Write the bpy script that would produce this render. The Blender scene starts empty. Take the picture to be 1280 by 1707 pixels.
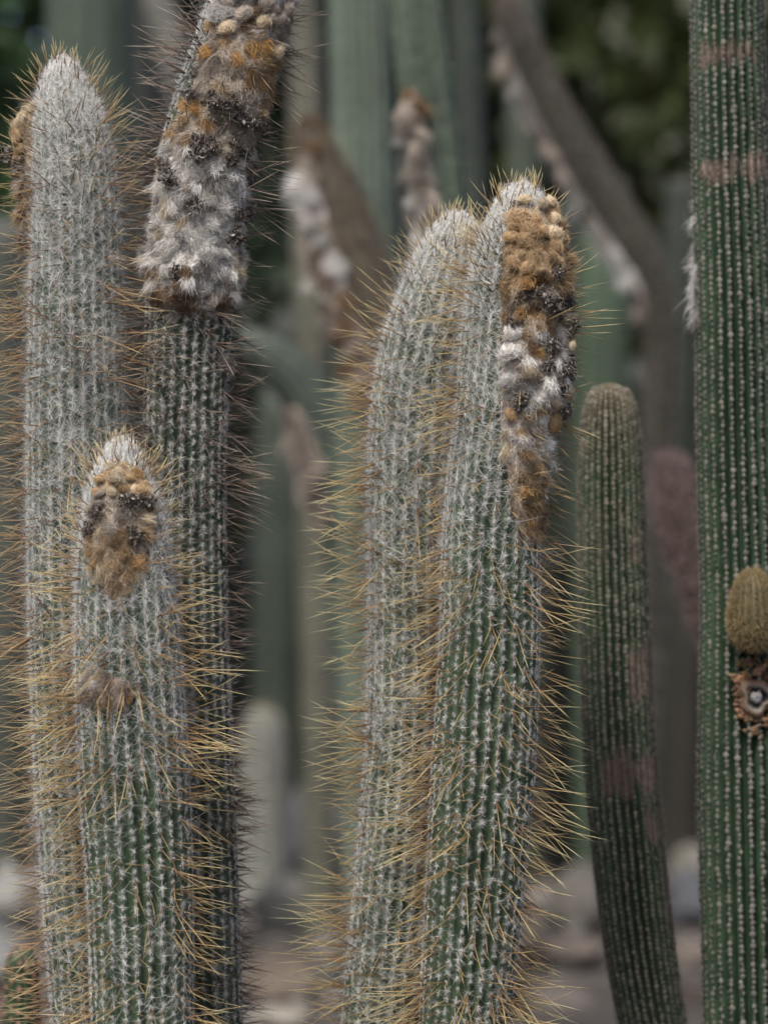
import bpy, math
import numpy as np
from mathutils import Matrix, Vector

# ------------------------------------------------------------------ camera, sky, sun, exposure
sc = bpy.context.scene
COL = sc.collection
CAM_Z = 1.0
HF = 0.356                      # frame height per metre of distance
cam_d = bpy.data.cameras.new('camera')
cam = bpy.data.objects.new('camera', cam_d); COL.objects.link(cam)
cam.location = (0, 0, CAM_Z); cam.rotation_euler = (math.radians(90), 0, 0)
cam_d.sensor_fit = 'VERTICAL'; cam_d.sensor_height = 24.0; cam_d.sensor_width = 18.0
cam_d.lens = 24.0 / HF
cam_d.clip_start = 0.05; cam_d.clip_end = 1000
cam_d.dof.use_dof = True; cam_d.dof.focus_distance = 2.415; cam_d.dof.aperture_fstop = 2.4
sc.camera = cam

SUN_EL, SUN_AZ = math.radians(58), math.radians(205)      # azimuth clockwise from +Y: behind and left of the camera
world = bpy.data.worlds.new('World'); sc.world = world; world.use_nodes = True
wn = world.node_tree; bg = wn.nodes['Background']
sky = wn.nodes.new('ShaderNodeTexSky'); sky.sky_type = 'NISHITA'; sky.sun_disc = False
sky.sun_elevation = SUN_EL; sky.sun_rotation = SUN_AZ
sky.air_density = 0.75; sky.dust_density = 4.0; sky.ozone_density = 0.6
wn.links.new(sky.outputs[0], bg.inputs[0]); bg.inputs[1].default_value = 0.08
sun_d = bpy.data.lights.new('sun', 'SUN'); sun_d.energy = 1.5; sun_d.angle = math.radians(11); sun_d.color = (1, .96, .9)
sun = bpy.data.objects.new('sun', sun_d); COL.objects.link(sun)
sv = Vector((math.sin(SUN_AZ) * math.cos(SUN_EL), math.cos(SUN_AZ) * math.cos(SUN_EL), math.sin(SUN_EL)))
sun.rotation_euler = sv.to_track_quat('Z', 'Y').to_euler()
sc.view_settings.view_transform = 'Standard'; sc.view_settings.look = 'None'
sc.view_settings.gamma = 1.0; sc.view_settings.use_curve_mapping = False
sc.view_settings.exposure = 1.47
sc.render.engine = 'CYCLES'
sc.cycles.use_denoising = True
sc.cycles.max_bounces = 6; sc.cycles.diffuse_bounces = 3; sc.cycles.transmission_bounces = 3
sc.cycles.use_adaptive_sampling = True; sc.cycles.adaptive_threshold = 0.01

rng = np.random.default_rng(7)
def nrm(a): return a / np.maximum(np.linalg.norm(a, axis=-1, keepdims=True), 1e-9)
def pxs(Y): return HF * Y / 1707.0                          # metres per photo pixel at distance Y
def at(px, py, Y): s = pxs(Y); return np.array([(px - 640) * s, Y, CAM_Z - (py - 853.5) * s])
def to_px(P):
    s = HF * P[:, 1] / 1707.0
    return (P[:, 0] / s) + 640, 853.5 - (P[:, 2] - CAM_Z) / s

# ------------------------------------------------------------------ materials
def new_mat(name):
    m = bpy.data.materials.new(name); m.use_nodes = True
    return m, m.node_tree, m.node_tree.nodes['Principled BSDF']
def fiber_mat(name, rough, trans, spec=0.3):
    m, nt, p = new_mat(name)
    a = nt.nodes.new('ShaderNodeAttribute'); a.attribute_name = 'col'
    nt.links.new(a.outputs['Color'], p.inputs['Base Color'])
    p.inputs['Roughness'].default_value = rough; p.inputs['Specular IOR Level'].default_value = spec
    if trans > 0:
        t = nt.nodes.new('ShaderNodeBsdfTranslucent'); mx = nt.nodes.new('ShaderNodeMixShader')
        mx.inputs[0].default_value = trans
        nt.links.new(a.outputs['Color'], t.inputs[0]); nt.links.new(p.outputs[0], mx.inputs[1]); nt.links.new(t.outputs[0], mx.inputs[2])
        nt.links.new(mx.outputs[0], nt.nodes['Material Output'].inputs[0])
    return m
M_HAIR = fiber_mat('white_hair', .75, .35, .2)
M_SPINE = fiber_mat('spine_horn', .42, .12, .4)
M_WOOL = fiber_mat('wool', .85, .25, .1)
M_DRY = fiber_mat('dry_petal', .8, .1, .25)
M_LEAF = fiber_mat('leaf', .5, .3, .4)

def skin_mat(name, nscale=60, amt=.35, rough=.5, bump=.15, scar=False):
    m, nt, p = new_mat(name); L = nt.links.new
    a = nt.nodes.new('ShaderNodeAttribute'); a.attribute_name = 'col'
    tc = nt.nodes.new('ShaderNodeTexCoord')
    n = nt.nodes.new('ShaderNodeTexNoise'); n.inputs['Scale'].default_value = nscale; n.inputs['Detail'].default_value = 6
    L(tc.outputs['Object'], n.inputs['Vector'])
    mr = nt.nodes.new('ShaderNodeMapRange'); mr.inputs[1].default_value = .25; mr.inputs[2].default_value = .75
    mr.inputs[3].default_value = 1 - amt; mr.inputs[4].default_value = 1 + amt
    L(n.outputs['Fac'], mr.inputs[0])
    mu = nt.nodes.new('ShaderNodeMix'); mu.data_type = 'RGBA'; mu.blend_type = 'MULTIPLY'; mu.inputs[0].default_value = 1
    L(a.outputs['Color'], mu.inputs[6]); L(mr.outputs[0], mu.inputs[7])
    out = mu.outputs[2]
    if scar:
        at_ = nt.nodes.new('ShaderNodeAttribute'); at_.attribute_name = 'scar'
        n2 = nt.nodes.new('ShaderNodeTexNoise'); n2.inputs['Scale'].default_value = 70; n2.inputs['Detail'].default_value = 8; n2.inputs['Roughness'].default_value = .65
        mp = nt.nodes.new('ShaderNodeMapping'); mp.inputs['Scale'].default_value = (1, 1, .45); L(tc.outputs['Object'], mp.inputs['Vector']); L(mp.outputs[0], n2.inputs['Vector'])
        ad = nt.nodes.new('ShaderNodeMath'); ad.operation = 'ADD'; L(at_.outputs['Fac'], ad.inputs[0]); L(n2.outputs['Fac'], ad.inputs[1])
        st = nt.nodes.new('ShaderNodeMapRange'); st.inputs[1].default_value = .92; st.inputs[2].default_value = 1.2
        L(ad.outputs[0], st.inputs[0])
        cr = nt.nodes.new('ShaderNodeValToRGB')
        cr.color_ramp.elements[0].position = .3; cr.color_ramp.elements[0].color = (.115, .088, .07, 1)
        cr.color_ramp.elements[1].position = .7; cr.color_ramp.elements[1].color = (.235, .185, .155, 1)
        n3 = nt.nodes.new('ShaderNodeTexNoise'); n3.inputs['Scale'].default_value = 260; L(tc.outputs['Object'], n3.inputs['Vector'])
        L(n3.outputs['Fac'], cr.inputs[0])
        mx = nt.nodes.new('ShaderNodeMix'); mx.data_type = 'RGBA'
        L(st.outputs[0], mx.inputs[0]); L(out, mx.inputs[6]); L(cr.outputs[0], mx.inputs[7]); out = mx.outputs[2]
    L(out, p.inputs['Base Color'])
    p.inputs['Roughness'].default_value = rough; p.inputs['Specular IOR Level'].default_value = .3
    b = nt.nodes.new('ShaderNodeBump'); b.inputs['Strength'].default_value = bump; b.inputs['Distance'].default_value = .004
    L(n.outputs['Fac'], b.inputs['Height']); L(b.outputs[0], p.inputs['Normal'])
    return m
M_SKIN = skin_mat('cactus_skin', 70, .4)
M_SKIN_S = skin_mat('cactus_skin_corky', 40, .3, .45, .12, True)
M_PAD = skin_mat('felt_pad', 220, .5, .95, .8)
M_BARK = skin_mat('bark', 30, .5, .9, .8)
M_ROCK = skin_mat('rock', 9, .5, .9, .9)

def ground_mat():
    m, nt, p = new_mat('soil'); L = nt.links.new
    tc = nt.nodes.new('ShaderNodeTexCoord')
    n = nt.nodes.new('ShaderNodeTexNoise'); n.inputs['Scale'].default_value = 3; n.inputs['Detail'].default_value = 12; n.inputs['Roughness'].default_value = .7
    L(tc.outputs['Object'], n.inputs['Vector'])
    cr = nt.nodes.new('ShaderNodeValToRGB')
    cr.color_ramp.elements[0].position = .3; cr.color_ramp.elements[0].color = (.024, .02, .016, 1)
    cr.color_ramp.elements[1].position = .7; cr.color_ramp.elements[1].color = (.085, .07, .056, 1)
    L(n.outputs['Fac'], cr.inputs[0]); L(cr.outputs[0], p.inputs['Base Color'])
    p.inputs['Roughness'].default_value = .95
    n2 = nt.nodes.new('ShaderNodeTexNoise'); n2.inputs['Scale'].default_value = 40; n2.inputs['Detail'].default_value = 8; L(tc.outputs['Object'], n2.inputs['Vector'])
    b = nt.nodes.new('ShaderNodeBump'); b.inputs['Distance'].default_value = .03; b.inputs['Strength'].default_value = .8
    L(n2.outputs['Fac'], b.inputs['Height']); L(b.outputs[0], p.inputs['Normal'])
    return m
M_SOIL = ground_mat()

# ------------------------------------------------------------------ mesh helpers
def raw_mesh(name, V, T=None, Q=None, col=None, mat=None, smooth=True, attrs=None):
    V = np.asarray(V, np.float32)
    T = np.zeros((0, 3), np.int32) if T is None else np.asarray(T, np.int32)
    Q = np.zeros((0, 4), np.int32) if Q is None else np.asarray(Q, np.int32)
    me = bpy.data.meshes.new(name)
    me.vertices.add(len(V)); me.vertices.foreach_set('co', V.ravel())
    idx = np.concatenate([T.ravel(), Q.ravel()])
    me.loops.add(len(idx)); me.loops.foreach_set('vertex_index', idx)
    ls = np.concatenate([np.arange(len(T)) * 3, len(T) * 3 + np.arange(len(Q)) * 4]).astype(np.int32)
    me.polygons.add(len(ls)); me.polygons.foreach_set('loop_start', ls)
    me.update(calc_edges=True)
    if smooth: me.polygons.foreach_set('use_smooth', np.ones(len(ls), bool))
    if col is not None:
        col = np.asarray(col, np.float32)
        if col.ndim == 1: col = np.tile(col, (len(V), 1))
        c4 = np.ones((len(V), 4), np.float32); c4[:, :3] = np.clip(col, 0, 1)
        me.color_attributes.new('col', 'FLOAT_COLOR', 'POINT').data.foreach_set('color', c4.ravel())
    for k, v in (attrs or {}).items():
        me.attributes.new(k, 'FLOAT', 'POINT').data.foreach_set('value', np.asarray(v, np.float32))
    if mat: me.materials.append(mat)
    return me
def obj(name, me, parent=None, kind=None):
    o = bpy.data.objects.new(name, me); COL.objects.link(o)
    if parent is not None: o.parent = parent
    if kind: o['kind'] = kind
    return o
def thing(name, label, cat, base, group=None):
    o = bpy.data.objects.new(name, None); COL.objects.link(o); o.location = tuple(float(v) for v in base)
    o.empty_display_size = .05
    o['label'] = label; o['category'] = cat
    if group: o['group'] = group
    return o
def tag(o, label, cat, group=None):
    o['label'] = label; o['category'] = cat
    if group: o['group'] = group
    return o

class Geo:                                     # collects numpy pieces into one mesh
    def __init__(s): s.V = []; s.T = []; s.Q = []; s.C = []; s.n = 0
    def add(s, V, T=None, Q=None, C=None):
        V = np.asarray(V, float).reshape(-1, 3); s.V.append(V)
        if T is not None and len(T): s.T.append(np.asarray(T) + s.n)
        if Q is not None and len(Q): s.Q.append(np.asarray(Q) + s.n)
        C = np.asarray(C, float)
        s.C.append(np.tile(C, (len(V), 1)) if C.ndim == 1 else C.reshape(-1, 3)); s.n += len(V)
    def mesh(s, name, mat, off=(0, 0, 0), smooth=True):
        return raw_mesh(name, np.concatenate(s.V) - np.asarray(off), np.concatenate(s.T) if s.T else None,
                        np.concatenate(s.Q) if s.Q else None, np.concatenate(s.C), mat, smooth)

def ribbons(g, base, d, L, w, bend, c0, c1, nseg=2):
    """tapering flat hairs: base, direction, length, width, bend vector (all per hair), colours root -> tip"""
    K = len(base)
    if K == 0: return
    d = nrm(d); L = np.broadcast_to(np.asarray(L, float), (K,))[:, None]; w = np.broadcast_to(np.asarray(w, float), (K,))[:, None]
    W = nrm(np.cross(d, rng.normal(size=(K, 3))))
    c0 = np.broadcast_to(c0, (K, 3)); c1 = np.broadcast_to(c1, (K, 3))
    V = np.zeros((K, 2 * nseg + 1, 3)); C = np.zeros_like(V)
    for k in range(nseg + 1):
        t = k / nseg; P = base + L * (d * t + bend * t * t); cc = c0 * (1 - t) + c1 * t
        if k == nseg: V[:, 2 * k] = P; C[:, 2 * k] = cc
        else:
            hw = w * .5 * (1 - t) ** .4
            V[:, 2 * k] = P - W * hw; V[:, 2 * k + 1] = P + W * hw; C[:, 2 * k] = C[:, 2 * k + 1] = cc
    o = (np.arange(K) * (2 * nseg + 1))[:, None]
    q = np.concatenate([o + np.array([2 * k, 2 * k + 1, 2 * k + 3, 2 * k + 2]) for k in range(nseg - 1)]) if nseg > 1 else None
    k = nseg - 1
    g.add(V, o + np.array([2 * k, 2 * k + 1, 2 * k + 2]), q, C)

def cones(g, base, d, L, w, bend, c0, cm, c1, sides=3, nseg=2):
    """stiff tapering spines"""
    K = len(base)
    if K == 0: return
    d = nrm(d); L = np.broadcast_to(np.asarray(L, float), (K,))[:, None]; w = np.broadcast_to(np.asarray(w, float), (K,))[:, None]
    A = nrm(np.cross(d, rng.normal(size=(K, 3)))); B = np.cross(d, A)
    n = sides * nseg + 1
    V = np.zeros((K, n, 3)); C = np.zeros_like(V)
    for k in range(nseg + 1):
        t = k / nseg; P = base + L * (d * t + bend * t * t)
        cc = (c0 * (1 - 2 * t) + cm * 2 * t) if t < .5 else (cm * (2 - 2 * t) + c1 * (2 * t - 1))
        if k == nseg: V[:, -1] = P; C[:, -1] = cc
        else:
            r = w * .5 * (1 - .72 * t)
            for j in range(sides):
                a = 2 * math.pi * j / sides
                V[:, k * sides + j] = P + r * (math.cos(a) * A + math.sin(a) * B); C[:, k * sides + j] = cc
    o = (np.arange(K) * n)[:, None]; Q = []; T = []
    for k in range(nseg - 1):
        for j in range(sides):
            j2 = (j + 1) % sides; Q.append(o + np.array([k * sides + j, k * sides + j2, (k + 1) * sides + j2, (k + 1) * sides + j]))
    k = nseg - 1
    for j in range(sides): T.append(o + np.array([k * sides + j, k * sides + (j + 1) % sides, n - 1]))
    g.add(V, np.concatenate(T), np.concatenate(Q) if Q else None, C)

def vnoise(x, seed=0):                         # smooth 1-D value noise, -1..1
    x = np.asarray(x, float); i = np.floor(x).astype(int); f = x - i; f = f * f * (3 - 2 * f)
    h = lambda k: np.modf(np.abs(np.sin((k + seed * 57.31) * 12.9898) * 43758.5453))[0] * 2 - 1
    return h(i) * (1 - f) + h(i + 1) * f

# ------------------------------------------------------------------ stems
class Stem:
    """centre line and radius from silhouette stations (px, py, half width in px) at distance Y, tip first; runs on to the ground"""
    def __init__(self, st, Y, Yb=None, ribs=26, depth=.1, closed=True, shrink=0., to_ground=True, lean=1.):
        st = np.array(st, float); Yb = Y if Yb is None else Yb
        f = np.linspace(0, 1, len(st)); Ys = Y + (Yb - Y) * f
        P = np.array([at(a, b, y) for (a, b, _), y in zip(st, Ys)]); R = np.array([c * pxs(y) for (_, _, c), y in zip(st, Ys)])
        R = np.maximum(R - shrink * np.minimum(1, R / .02), .0008)
        if to_ground and P[-1, 2] > .02:
            dz = P[-1, 2]; sl = (P[-1] - P[-2]); sl = sl / max(-sl[2], 1e-3) * dz * .6 * lean
            P = np.vstack([P, [P[-1, 0] + sl[0] * .62, P[-1, 1], P[-1, 2] * .45], [P[-1, 0] + sl[0], P[-1, 1], -.03]])
            R = np.concatenate([R, [R[-1] * .98, R[-1] * .95]])
        s = np.concatenate([[0], np.cumsum(np.linalg.norm(np.diff(P, axis=0), axis=1))])
        self.L = s[-1]; q = np.sqrt(s)
        n = 500
        qq = np.linspace(0, q[-1], n) if closed else None
        ss = qq ** 2 if closed else np.linspace(0, s[-1], n)
        self.s = ss
        def sm(v, x, xx, k):
            y = np.interp(xx, x, v); ker = np.hanning(k + 2)[1:-1]; ker /= ker.sum()
            yp = np.concatenate([2 * y[0] - y[1:k // 2 + 1][::-1], y, 2 * y[-1] - y[-k // 2:-1][::-1]])
            o = np.convolve(yp, ker, 'same')[k // 2:k // 2 + n]; return o
        self.P = np.stack([sm(P[:, i], s, ss, 41) for i in range(3)], 1)
        R_ = sm(R, q if closed else s, qq if closed else ss, 31)
        if closed: R_ = np.maximum(R_ - R_[0] * np.exp(-ss / .004), .0005)
        self.R = R_
        T = nrm(np.gradient(self.P, ss, axis=0)); X = np.array([1., 0, 0])
        self.T = T; self.e1 = nrm(X - T * (T @ X)[:, None]); self.e2 = np.cross(T, self.e1)
        self.dR = np.gradient(self.R, ss)
        self.ribs = ribs; self.depth = depth; self.base = np.array([self.P[-1, 0], self.P[-1, 1], 0.])
    def _i(self, A, s): 
        return np.stack([np.interp(s, self.s, A[:, i]) for i in range(3)], -1) if A.ndim == 2 else np.interp(s, self.s, A)
    def rad(self, s, phi):
        prof = (.5 + .5 * np.cos(self.ribs * phi)) ** .8
        return self._i(self.R, s) * (1 - self.depth * (1 - prof))
    def pt(self, s, phi, off=0., crest=False):
        s = np.asarray(s, float); phi = np.asarray(phi, float)
        P = self._i(self.P, s); e1 = self._i(self.e1, s); e2 = self._i(self.e2, s)
        r = self._i(self.R, s) if crest else self.rad(s, phi)
        rd = np.sin(phi)[..., None] * e1 + np.cos(phi)[..., None] * e2
        return P + (r + off)[..., None] * rd
    def frame(self, s, phi):
        e1 = self._i(self.e1, s); e2 = self._i(self.e2, s); T = nrm(self._i(self.T, s)); dR = self._i(self.dR, s)
        rd = np.sin(phi)[..., None] * e1 + np.cos(phi)[..., None] * e2
        n = nrm(rd - np.clip(dR, -3, 6)[..., None] * T); b = np.cos(phi)[..., None] * e1 - np.sin(phi)[..., None] * e2
        t = nrm(np.cross(n, b)); t = np.where((np.sum(t * T, -1) < 0)[..., None], -t, t)
        return n, t, b
    def s_at_py(self, py):
        _, yy = to_px(self.P); return np.interp(py, yy, self.s)
    def phi_at(self, px, py):
        s = self.s_at_py(py); P = self._i(self.P, np.array([s]))[0]; r = self._i(self.R, s); p = pxs(P[1])
        cx = P[0] / p + 640
        return s, math.asin(max(-1, min(1, (px - cx) * p / r)))
    def body(self, name, colf, mat, per_rib=4, step=.012, scarf=None):
        qn = int(max(60, self.L / step)); sq = np.linspace(0, math.sqrt(self.L), 46)
        S = np.unique(np.concatenate([sq[sq < math.sqrt(.12)] ** 2, np.linspace(.12, self.L, qn)])) if self.R[0] < .004 else np.linspace(0, self.L, qn)
        nph = self.ribs * per_rib; ph = np.arange(nph) * 2 * math.pi / nph
        SS, PH = np.meshgrid(S, ph, indexing='ij')
        V = self.pt(SS.ravel(), PH.ravel()) - self.base
        n = len(S); i = np.arange(n - 1)[:, None] * nph; j = np.arange(nph)[None]; j2 = (j + 1) % nph
        Q = np.stack([i + j, i + j2, i + nph + j2, i + nph + j], -1).reshape(-1, 4)
        V = np.vstack([V, self.P[0] - self.base]); T = np.stack([np.full(nph, len(V) - 1), np.arange(nph), (np.arange(nph) + 1) % nph], -1)[:, ::-1]
        col = colf(np.append(SS.ravel(), 0), np.append(PH.ravel(), 0))
        at_ = {'scar': scarf(np.append(SS.ravel(), 0), np.append(PH.ravel(), 0))} if scarf else None
        return raw_mesh(name, V, T, Q, col, mat, True, at_)
    def areoles(self, gap, s0=.004, s1=None, jit=.12):
        s1 = self.L - .02 if s1 is None else min(s1, self.L - .02)
        ph = np.arange(self.ribs) * 2 * math.pi / self.ribs; out_s = []; out_p = []
        for k, p in enumerate(ph):
            s = np.arange(s0 + gap * (k % 2) * .5, s1, gap); s = s + rng.normal(0, gap * jit, len(s)); s = np.clip(s, .001, self.L)
            keep = rng.random(len(s)) < np.clip(self._i(self.R, s) / (self.R.max() * .55), .12, 1)
            out_s.append(s[keep]); out_p.append(np.full(keep.sum(), p) + rng.normal(0, .012, keep.sum()))
        s = np.concatenate(out_s); p = np.concatenate(out_p)
        p = (p + math.pi) % (2 * math.pi) - math.pi
        return s, p

def rot(o, M, loc, scale):
    o.matrix_basis = Matrix.Translation(Vector(loc)) @ M.to_4x4() @ Matrix.Diagonal((*scale, 1))
def frame_mat(b, up, n): return Matrix(((b[0], up[0], n[0]), (b[1], up[1], n[1]), (b[2], up[2], n[2])))

# ------------------------------------------------------------------ spine meshes that the picked-out spines share
YEL = dict(c0=(.13, .062, .032), cm=(.36, .26, .115), c1=(.62, .56, .31))
TAN = dict(c0=(.12, .055, .032), cm=(.31, .215, .105), c1=(.56, .49, .28))
DRK = dict(c0=(.045, .03, .027), cm=(.17, .12, .088), c1=(.44, .37, .29))
def spine_variants(pal, n=7):
    out = []
    for k in range(n):
        g = Geo(); f = 1 + rng.normal(0, .16); h = rng.normal(0, .05)
        tw = np.array([1 + h, 1., 1 - h]) * f
        a = rng.random() * 6.28; bend = np.array([[math.cos(a) * .09, math.sin(a) * .09, 0]]) * rng.random()
        cones(g, np.zeros((1, 3)), np.array([[0, 0, 1.]]), 1., .02, bend, np.array([pal['c0']]) * tw, np.array([pal['cm']]) * tw, np.array([pal['c1']]) * tw, 5, 4)
        out.append(g.mesh('spine', M_SPINE))
    return out

def phi_spans(stem, spans):
    out = []
    for py, a, b in spans:
        f = lambda v: v if abs(v) < 4 else stem.phi_at(v, py)[1]
        out.append((py, f(a), f(b)))
    return out

WHITE = np.array([.78, .775, .745])
def hairy_cactus(name, label, st, Y, Yb=None, ribs=28, gap=.0092, seed=1, wool=.5, pal=YEL, spine_len=.043, spine_prob=.45,
                 hair=1., hairc=WHITE, spans=None, droop=.3, felt=.045, shrink=.005, lean=1., lenmul=None, body=(.05, .076, .043)):
    global rng
    rng = np.random.default_rng(seed)
    stem = Stem(st, Y, Yb, ribs - 2, .24, True, shrink, True, lean); B = stem.base
    root = thing(name, label, 'cactus', B, 'spiny hairy columnar cacti in focus')
    body = np.array(body); skip = None
    if spans is not None:
        spans[:] = phi_spans(stem, spans)
        sp_ = np.array(spans); S_ = stem.s_at_py(sp_[:, 0])
        skip = lambda s, p: (s > S_[0] + .004) & (s < S_[-1] - .006) & (p > np.interp(s, S_, sp_[:, 1]) + .04) & (p < np.interp(s, S_, sp_[:, 2]) - .04)
    def colf(s, p):
        f = np.clip(1 - s / (felt * 1.3), 0, 1)[:, None]
        return body * (1 - f) + np.array([.37, .36, .34]) * f
    obj('stem', stem.body('stem', colf, M_SKIN), root)
    # --- wool and radial hairs
    s, p = stem.areoles(gap); pos = stem.pt(s, p, crest=True); n, t, b = stem.frame(s, p)
    _, py = to_px(pos); seen = (py < 1740) & (py > -25)
    front = np.cos(p) > -.25
    inceph = np.zeros(len(s), bool) if skip is None else skip(s, p)
    w = np.clip(1 - s / max(wool, .01), 0, 1) ** .8
    w = np.clip(w + .16 * vnoise(s * 22 + p * 1.3, seed) + .12 * vnoise(p * 7 + s * 5, seed + 3), 0, 1)
    g = Geo()
    af = np.clip(rng.normal(1, .22, len(s)), .4, 1.5) * np.where(rng.random(len(s)) < .05, .3, 1)
    def grow(cnt, lo, hi, lift, width, wgt, curl, bright=1., nseg=2, up=0., side=.8, along=0.):
        k = rng.poisson(np.maximum(cnt * wgt * np.where(front, 1, .1) * np.where(seen, 1, .06) * np.where(inceph, .1, 1) * hair, 0))
        i = np.repeat(np.arange(len(s)), k); K = len(i)
        th = rng.random(K) * 2 * math.pi
        lf = lift * (.4 + 1.2 * rng.random(K))
        d = side * np.cos(th)[:, None] * b[i] + np.sin(th)[:, None] * t[i] - up * t[i] + lf[:, None] * n[i]
        Lh = (lo + (hi - lo) * rng.random(K)) * np.clip(s[i] / .05, .35, 1) * af[i]
        bend = rng.normal(0, curl, (K, 3)) - (.3 * curl + .25 * lift) * n[i]
        base = pos[i] + rng.normal(0, .0005, (K, 3)) - n[i] * .0004 + t[i] * rng.normal(0, 1, (K, 1)) * along
        v = (bright * (1 + rng.normal(0, .12, K)))[:, None]; c = hairc * v * (1 + rng.normal(0, .03, (K, 3)))
        ribbons(g, base, d, Lh, width * (.7 + .6 * rng.random(K)), bend, c * .95, c, nseg)
    grow(46, .0030, .0066, .24, .00026, 1 - .7 * w, .0, .84, 1)             # radial bristles
    grow(22, .0014, .0034, .85, .00042, 1 - .55 * w, .5, 1.06, 2, .0, .55, .0011)   # felt knob of the areole, drawn out along the rib
    grow(46, .005, .013, .10, .00023, w, .9, .92, 2, .0, .8, .0018)         # long interlaced wool
    grow(26, .005, .012, .06, .00025, w ** 1.2, .4, 1.02, 2, 1.0, .5, .002)  # silky strands running up the ribs
    K = int(12000 * hair); ss = felt * 1.5 * rng.random(K) ** 1.2; ph = rng.random(K) * 2 * math.pi - math.pi
    keep = rng.random(K) < np.clip(stem._i(stem.R, ss) / stem.R.max() + .03, 0, 1)
    if skip is not None: keep &= ~skip(ss, ph)
    ss = ss[keep]; ph = ph[keep]; K = len(ss)
    n2, t2, b2 = stem.frame(ss, ph); P2 = stem.pt(ss, ph)
    d = n2 * .10 + rng.normal(0, .55, (K, 1)) * b2 + rng.normal(-.5, .6, (K, 1)) * t2
    c = hairc * .9 * (1 + rng.normal(0, .16, (K, 1)))
    ribbons(g, P2 + n2 * .0012 * rng.random((K, 1)), d, .0025 + .006 * rng.random(K), .00042, rng.normal(0, .4, (K, 3)) - .22 * n2, c * .95, c)
    obj('hair', g.mesh('hair', M_HAIR, B), root, 'stuff')
    # --- central spines
    tipf = np.clip(s / .16, 0, 1)
    band = 1 + .28 * vnoise(s * 26, seed + 9) + .15 * vnoise(s * 60 + p, seed + 4)
    pr = 2.3 * spine_prob * (.85 + .4 * tipf) * band * np.where(seen, 1, .5) * np.where(inceph, .12, 1) * (1.12 - .38 * np.clip(np.cos(p), 0, 1))
    k = rng.poisson(np.maximum(pr, 0)); i = np.repeat(np.arange(len(s)), k); K = len(i)
    tf = tipf[i]; big = rng.random(K)
    Ls = 1.07 * spine_len * (.36 + .58 * tf) * (.35 + .95 * big ** .8) * band[i]
    if lenmul: Ls = Ls * lenmul(s[i])
    dr = (-.75 * (1 - tf) + droop * tf) + rng.normal(0, .32, K)
    d = nrm(n[i] + dr[:, None] * t[i] + rng.normal(0, .38, (K, 1)) * b[i])
    base = pos[i] + n[i] * .0005
    kt = 70; st_ = .001 + .045 * rng.random(kt) ** 1.3; pt_ = rng.random(kt) * 2 * math.pi - math.pi
    if skip is not None: kp = ~skip(st_, pt_); st_, pt_ = st_[kp], pt_[kp]
    n3, t3, b3 = stem.frame(st_, pt_); kt = len(st_)
    base = np.concatenate([base, stem.pt(st_, pt_)]); i = np.concatenate([i, np.zeros(kt, int)])
    d = np.concatenate([d, nrm(n3 * .55 - t3 * .75 + [0, 0, .5] + rng.normal(0, .22, (kt, 3)))]); Ls = np.concatenate([Ls, .009 + .010 * rng.random(kt)])
    pcos = np.concatenate([np.cos(p[i[:-kt]]), np.cos(pt_)]) if kt else np.cos(p[i])
    # the ones that show largest are objects of their own
    tip = base + d * Ls[:, None]; ax, ay = to_px(base); bx, by = to_px(tip)
    vis = np.hypot(bx - ax, by - ay) * ((pcos > -.2) & (ay < 1700) & (ay > 5) & (bx > 2) & (bx < 1278))
    order = np.argsort(-vis); pick = order[:300]; rest = order[300:]
    var = spine_variants(pal)
    for q in pick:
        o = obj('spine', var[rng.integers(len(var))], root)
        z = Vector(d[q]); M = z.to_track_quat('Z', 'Y').to_matrix()
        wd = .051 * (.65 + .35 * Ls[q] / spine_len)
        rot(o, M, base[q] - B, (wd, wd, Ls[q]))
    g2 = Geo(); rest = rest[rng.random(len(rest)) < np.where(pcos[rest] < -.3, .5, 1)]; tw = (1 + rng.normal(0, .17, (len(rest), 1)))
    cones(g2, base[rest], d[rest], Ls[rest], .00105, rng.normal(0, .05, (len(rest), 3)), np.array(pal['c0']) * tw, np.array(pal['cm']) * tw, np.array(pal['c1']) * tw, 3, 2)
    obj('spines', g2.mesh('spines', M_SPINE, B), root, 'stuff')
    return root, stem

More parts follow.
